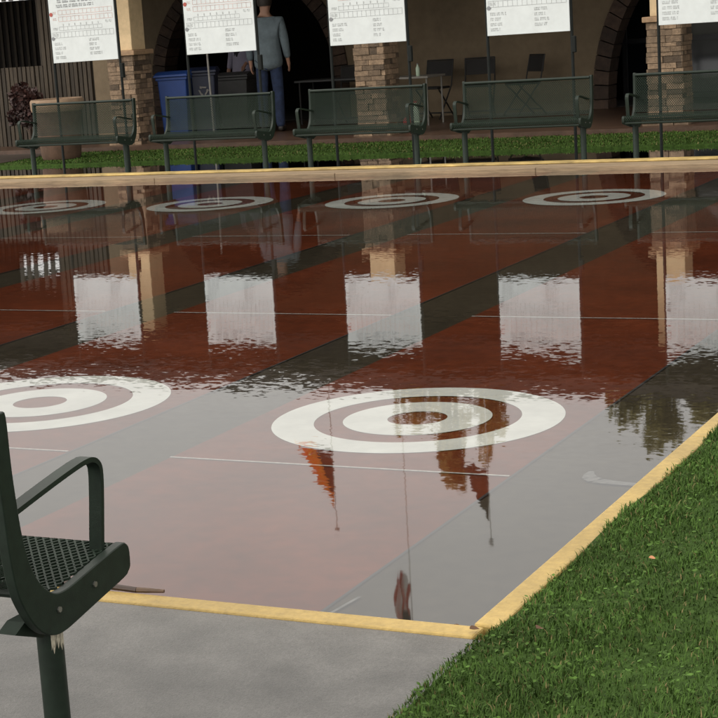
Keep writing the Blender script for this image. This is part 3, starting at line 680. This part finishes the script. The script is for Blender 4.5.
# ------------------------------------------------------------------ people
def skin(name,verts,edges,m,parent,sub=2,root=0):
    me=bpy.data.meshes.new(name); me.from_pydata([v[:3] for v in verts],edges,[]); me.materials.append(m)
    o=bpy.data.objects.new(name,me); COL.objects.link(o); o.parent=parent
    md=o.modifiers.new('skin','SKIN'); md.use_smooth_shade=True
    sk=me.skin_vertices[0].data
    for i,v in enumerate(verts):
        r=v[3]; sk[i].radius=(r,r) if not isinstance(r,tuple) else r
        sk[i].use_root=(i==root)
    s=o.modifiers.new('sub','SUBSURF'); s.levels=sub; s.render_levels=sub
    return o
def make_person(label,loc,rz,scale,shirtm,trouserm,arms,vest=None):
    t=thing('person',label,'person',loc,R(rz)); t.scale=(scale,)*3
    # joints, facing -y; arms = {side: (elbow, wrist)}
    V=[(0,0,.96,(.13,.10)),(0,.01,1.15,(.125,.095)),(0,.015,1.34,(.15,.10)),(0,.01,1.45,(.07,.065)),(0,-.005,1.53,(.052,.055)),(0,-.012,1.60,(.072,.085)),(0,-.008,1.68,(.078,.095)),(0,0,1.745,(.05,.06)),(0,-.108,1.625,.014)]
    E=[(0,1),(1,2),(2,3),(3,4),(4,5),(5,6),(6,7),(5,8)]
    for s in (-1,1):
        n=len(V); V+=[(s*.175,.01,1.40,.062),(*arms[s][0],.045),(*arms[s][1],.028)]; E+=[(2,n),(n,n+1),(n+1,n+2)]
        el,wr=Vector(arms[s][0]),Vector(arms[s][1]); d=(wr-el).normalized(); side=Vector((0,-1,0)) if abs(d.y)<.7 else Vector((0,0,-1))
        pal=wr+d*.07; k=len(V); V.append((*pal,(.024,.034))); E.append((n+2,k))
        for q,(off,ln) in enumerate(((-.03,.062),(-.01,.074),(.01,.07),(.028,.056))):
            b=pal+side*(-off)+d*.02; c=b+d*ln*.6-Vector((s*.006,0,0)); e=b+d*ln-Vector((s*.018,0,0)); f=len(V)
            V+=[(*b,.0095),(*c,.0088),(*e,.007)]; E+=[(k,f),(f,f+1),(f+1,f+2)]
        b=wr+d*.03+side*.03; c=b+d*.04+side*.018; f=len(V); V+=[(*b,.011),(*c,.009)]; E+=[(n+2,f),(f,f+1)]
        f=len(V); V+=[(s*.095,0,.90,.088),(s*.105,-.01,.50,.058),(s*.11,.01,.10,.040),(s*.115,-.14,.035,.034)]; E+=[(0,f),(f,f+1),(f+1,f+2),(f+2,f+3)]
        f=len(V); V+=[(s*.082,.01,1.64,.014)]; E+=[(5,f)]
    body=skin('body',V,E,M['skin'],t)
    # shirt
    V=[(0,.0,.76,(.215,.175)),(0,.0,.93,(.205,.165)),(0,.01,1.15,(.175,.138)),(0,.015,1.33,(.18,.125)),(0,.012,1.44,(.085,.08))]; E=[(0,1),(1,2),(2,3),(3,4)]
    for s in (-1,1):
        n=len(V); el,wr=Vector(arms[s][0]),Vector(arms[s][1]); cu=el.lerp(wr,.92)
        V+=[(s*.19,.01,1.39,.076),(*el,.060),(*cu,.044)]; E+=[(3,n),(n,n+1),(n+1,n+2)]
    skin('shirt',V,E,shirtm,body)
    if vest: skin('vest',[(0,0,.95,(.185,.15)),(0,.01,1.15,(.175,.142)),(0,.015,1.36,(.20,.14)),(0,.012,1.43,(.10,.09))],[(0,1),(1,2),(2,3)],vest,body)
    V=[(0,0,.94,(.130,.10))]; E=[]
    for s in (-1,1):
        f=len(V); V+=[(s*.090,0,.84,.092),(s*.105,-.01,.50,.075),(s*.11,.01,.045,.062)]; E+=[(0,f),(f,f+1),(f+1,f+2)]
    skin('trousers',V,E,trouserm,body)
    for s in (-1,1): skin('shoe',[(s*.11,.05,.045,.044),(s*.112,-.06,.042,.046),(s*.115,-.18,.034,.034)],[(0,1),(1,2)],M['shoe'],body)
    hm=MB(); hm.lathe([(0,.125),(.05,.115),(.082,.08),(.098,.02),(.097,-.03),(.085,-.07)],20,(0,.014,1.66)); 
    hm.v=[(x,(y if y>-.02 else y*1.0)+0,z) if not (y<-.05 and z<1.69) else (x*.9,-.04,z+.03) for x,y,z in hm.v]
    hm.build('hair',M['hair'],body,smooth=True)
    for s in (-1,1): MB().lathe([(0,-.011),(.009,-.006),(.012,0),(.009,.006),(0,.011)],10,(s*.032,-.098,1.66)).build('eye',M['eye'],body,smooth=True)
    return t
make_person('person in a pale blue long-sleeved shirt and blue jeans, seen from behind',(-10.40,18.55,.15),195,1.25,M['shirt'],M['jeans'],{-1:((-.235,.03,1.14),(-.245,-.06,.90)),1:((.24,.03,1.14),(.245,-.05,.89))})
make_person('person in a dark vest with one lavender sleeve, half hidden behind a scoreboard',(-11.85,20.35,.15),-12,1.06,M['lav'],M['vest'],{-1:((-.24,.02,1.15),(-.26,-.05,.90)),1:((.29,-.10,1.16),(.36,-.36,1.0))},M['vest'])

# ------------------------------------------------------------------ flagpoles, trees beyond the building
def limp_flag(z0,H,L_,drop,out):
    nu,nv=26,16; vs=[];fs=[];uv=[]
    for j in range(nv+1):
        for i in range(nu+1):
            u,v=i/nu,j/nv      # v: 0 bottom of the hoist, 1 top
            if drop:      # hangs in a wedge, gathered at the top and spread at the foot
                zz=z0-(1-v)*H-u*drop*(1-v)+.10*math.sin(u*11)*u*(1-v)
                x=-u*L_*(1-v)**.85-.015+.03*math.sin(v*19+u*4)*u
                fold=math.sin(u*13+v*3)*.10*(1-v)
            else:         # hangs straight down in upright folds
                zz=z0-u*H*(1-.10*math.sin(v*9))-(1-v)*.10
                x=-(1-v)*L_*(.55+.45*math.sin(.4+u*2.3))-.015+.035*math.sin(u*9+v*6)
                fold=math.sin(v*17+u*2)*.08
            vs.append((x,fold,zz)); uv.append((u,v))
    for j in range(nv):
        for i in range(nu): a=j*(nu+1)+i; fs.append((a,a+1,a+nu+2,a+nu+1))
    return vs,fs,uv
def flagpole(label,flabel,x,y,top,r,mp,mf,z0,H,L_,drop,out):
    t=thing('flagpole',label,'flagpole',(x,y,-.06))
    MB().tube([(0,0,0),(0,0,top*.5),(0,0,top)],[r*1.5,r*1.2,r*.8],12).build('pole',mp,t,smooth=True)
    MB().lathe([(0,-.06),(.05,-.04),(.06,0),(.04,.05),(0,.06)],12,(0,0,top+.05)).build('finial',mp,t,smooth=True)
    vs,fs,uv=limp_flag(z0,H,L_,drop,out); m=MB().add(vs,fs); f=m.build('flag',mf,None,smooth=False,fix=False); f.location=(x-r,y,-.06)
    f.data.polygons.foreach_set('use_smooth',[True]*len(f.data.polygons))
    l=f.data.uv_layers.new(name='UVMap'); l.data.foreach_set('uv',[c for lp in f.data.loops for c in uv[lp.vertex_index]])
    tag(f,flabel,'flag')
flagpole('short dark flagpole mirrored left of the middle, carrying the orange flag','orange and dark flag hanging limp, mirrored in the water',-14.22,27.6,9.35,.011,M['polebrown'],M['flag_or'],8.80,1.15,.92,.28,0)
flagpole('short dark flagpole mirrored right of the middle, carrying the dark flag','dark brown flag hanging limp, mirrored in the water',-10.55,27.6,9.4,.011,M['polebrown'],M['flag_dark'],8.95,1.10,.62,.25,0)
flagpole('tallest pale flagpole mirrored in the middle, carrying the striped flag','red and white striped flag hanging limp from the tallest pole',-12.50,27.6,12.6,.014,M['pole'],M['flag_us'],11.75,1.35,.40,0,0)
def tree(label,x,y,h,trunk_r,crowns,m,leaf,n,seed,group='trees beyond the clubhouse'):
    t=thing('tree',label,'tree',(x,y,-.06),0,group)
    tr=MB(); tr.tube([(0,0,0),(.1,0,h*.3),(-.05,.05,h*.6),(0,0,h*.9)],[trunk_r,trunk_r*.8,trunk_r*.5,.03],10)
    r=random.Random(seed)
    for c,e in crowns:
        for k in range(3):
            tr.tube([(0,0,h*r.uniform(.3,.55)),(c[0]*.6+r.uniform(-.3,.3),c[1]*.6,c[2]-e[2]*.3),(c[0]+r.uniform(-.4,.4)*e[0],c[1]+r.uniform(-.4,.4)*e[1],c[2]+e[2]*r.uniform(0,.5))],[trunk_r*.35,trunk_r*.2,.015],6)
    tr.build('trunk',M['bark'],t,smooth=True)
    f=MB()
    for q,(c,e) in enumerate(crowns):
        g_=foliage(n//len(crowns),(c,e),leaf,seed+q,clumps=18,fill=.8); f.add(g_.v,g_.f); f.c[-len(g_.v):]=g_.c
    f.build('crown',m,t,fix=False)
tree('olive brown tree mirrored beside the dark flag',-13.3,32,9.7,.2,[((0,0,7.4),(.75,.8,1.7)),((.1,0,8.9),(.40,.42,1.0)),((1.15,.1,7.7),(.5,.6,1.6)),((-.85,.1,7.2),(.65,.6,1.35)),((.1,0,5.6),(1.5,1.3,1.5))],M['leaf_olive'],.10,4600,21)
tree('green brown tree mirrored at the right edge of the water',-8.0,32,9.0,.2,[((0,0,7.3),(.75,.8,1.7)),((-.95,.2,7.0),(.5,.6,1.4)),((1.0,0,6.9),(.65,.7,1.5)),((0,0,5.3),(1.8,1.3,1.7))],M['leaf_brown'],.10,4400,35)

# ------------------------------------------------------------------ small debris
t=thing('stick','dark wet stick lying along the front kerb beside the near bench','stick',(-.02,KF-.005,.038),R(3))
MB().tube([(-.15,0,0),(.08,.006,.003),(.19,-.002,0)],[.012,.011,.010],7).build('bark_piece',M['stick'],t,smooth=True)
MB().tube([(.191,-.002,0),(.29,.004,.001)],[.010,.006],7).build('bare_end',M['stick2'],t,smooth=True)
def leaf(label,x,y,z,s,m,rz,tilt=.3):
    o=MB(); n=7; vs=[]
    for i in range(n):
        u=i/(n-1); wv=s*.42*math.sin(math.pi*min(1,u*.97+.03))**.8; zz=s*.25*(u-.5)**2
        vs+=[(s*(u-.5),-wv,zz+wv*.5),(s*(u-.5),0,zz),(s*(u-.5),wv,zz+wv*.5)]
    o.add(vs,[f for i in range(n-1) for f in ((3*i,3*i+3,3*i+4,3*i+1),(3*i+1,3*i+4,3*i+5,3*i+2))])
    o=o.build('fallen_leaf',m,None,fix=False); o.location=(x,y,z); o.rotation_euler=(tilt,.2,R(rz)); tag(o,label,'leaf')
leaf('small pale orange leaf lying in the lawn at right',1.76,-2.22,float(lawn_h(1.76,-2.22))+.04,.022,M['leaf_or'],30)
leaf('brown curled leaf in the grass near the kerb corner',1.62,-2.90,float(lawn_h(1.62,-2.9))+.035,.03,M['leaf_br'],80)
leaf('dark brown leaf caught at the corner of the two kerbs',1.395,KF-.06,.04,.035,M['leaf_br'],55,.15)
leaf('brown leaf at the water edge just left of the kerb corner',1.30,KF+.03,.008,.028,M['leaf_br'],10,.1)
leaf('tiny brown leaf at the water edge near the mirrored flag',.88,KF+.02,.008,.02,M['leaf_br'],160,.1)

# ------------------------------------------------------------------ light and sky
W=bpy.data.worlds.new('World'); S.world=W; W.use_nodes=True; N=W.node_tree.nodes; L=W.node_tree.links; bg=N['Background']
sky=N.new('ShaderNodeTexSky'); sky.sky_type='NISHITA'; sky.sun_disc=False; sky.sun_elevation=R(42); sky.sun_rotation=R(228); sky.dust_density=3; sky.air_density=1; 
hs=N.new('ShaderNodeHueSaturation'); hs.inputs['Saturation'].default_value=.12; L.new(sky.outputs[0],hs.inputs['Color'])
# overcast veil: soft grey cloud over the blue
tc=N.new('ShaderNodeTexCoord'); cn=N.new('ShaderNodeTexNoise'); cn.inputs['Scale'].default_value=2.2; cn.inputs['Detail'].default_value=5; L.new(tc.outputs['Generated'],cn.inputs[0])
cr=N.new('ShaderNodeMapRange'); cr.inputs[1].default_value=.3; cr.inputs[2].default_value=.7; cr.inputs[3].default_value=.85; cr.inputs[4].default_value=1.12; L.new(cn.outputs[0],cr.inputs[0])
cl=N.new('ShaderNodeMix'); cl.data_type='RGBA'; cl.inputs[0].default_value=.75; L.new(hs.outputs[0],cl.inputs[6]); cl.inputs[7].default_value=(22.0,21.5,20.5,1)
mu=N.new('ShaderNodeMix'); mu.data_type='RGBA'; mu.blend_type='MULTIPLY'; mu.inputs[0].default_value=1; L.new(cl.outputs[2],mu.inputs[6]); L.new(cr.outputs[0],mu.inputs[7])
az,el=R(228),R(42); d=Vector((math.sin(az)*math.cos(el),math.cos(az)*math.cos(el),math.sin(el)))
dt=N.new('ShaderNodeVectorMath'); dt.operation='DOT_PRODUCT'; L.new(tc.outputs['Generated'],dt.inputs[0]); dt.inputs[1].default_value=d
gm=N.new('ShaderNodeMath'); gm.operation='MULTIPLY_ADD'; L.new(dt.outputs['Value'],gm.inputs[0]); gm.inputs[1].default_value=.42; gm.inputs[2].default_value=1.0
g2=N.new('ShaderNodeMix'); g2.data_type='RGBA'; g2.blend_type='MULTIPLY'; g2.inputs[0].default_value=1; L.new(mu.outputs[2],g2.inputs[6]); L.new(gm.outputs[0],g2.inputs[7])
# a brighter band of thin cloud a third of the way up
sx=N.new('ShaderNodeSeparateXYZ'); L.new(tc.outputs['Generated'],sx.inputs[0])
rp=N.new('ShaderNodeValToRGB'); L.new(sx.outputs[2],rp.inputs[0]); e=rp.color_ramp.elements; e[0].position=0; e[0].color=(.46,.46,.46,1); e[1].position=1; e[1].color=(.5,.5,.5,1)
for p,v in ((.19,.47),(.29,.66),(.38,.92),(.46,.80),(.60,.55)):
    k=e.new(p); k.color=(v,v*.985,v*.96,1)
g3=N.new('ShaderNodeMix'); g3.data_type='RGBA'; g3.blend_type='MULTIPLY'; g3.inputs[0].default_value=1; L.new(g2.outputs[2],g3.inputs[6]); L.new(rp.outputs[0],g3.inputs[7])
L.new(g3.outputs[2],bg.inputs[0]); bg.inputs[1].default_value=.133
ld=bpy.data.lights.new('sun','SUN'); ld.energy=1.3; ld.angle=R(22); ld.color=(1,.95,.88); lo=bpy.data.objects.new('sun',ld); COL.objects.link(lo)
az,el=R(228),R(42); d=Vector((math.sin(az)*math.cos(el),math.cos(az)*math.cos(el),math.sin(el))); lo.rotation_euler=d.to_track_quat('Z','Y').to_euler()

# ------------------------------------------------------------------ camera
cd=bpy.data.cameras.new('camera'); cam=bpy.data.objects.new('camera',cd); COL.objects.link(cam); S.camera=cam
r=Vector((0.8858224551658943,0.4589851519468039,-0.06819976698080864)); u=Vector((-0.031417012042905104,0.20596105847295795,0.9780557314115564)); w=Vector((-0.4629595546893521,0.8642410963875,-0.1968648725313093))
cam.matrix_world=Matrix(((r.x,u.x,-w.x,3.3652252),(r.y,u.y,-w.y,-7.6652511),(r.z,u.z,-w.z,1.85),(0,0,0,1)))
cd.sensor_width=36; cd.sensor_fit='HORIZONTAL'; cd.lens=1820.7387/718*36; cd.shift_x=(359-276.026558)/718; cd.shift_y=(390.262066-359)/718; cd.clip_start=.1; cd.clip_end=3000
S.view_settings.view_transform='Standard'; S.view_settings.look='None'; S.view_settings.exposure=0
S.cycles.max_bounces=8; S.cycles.transparent_max_bounces=16
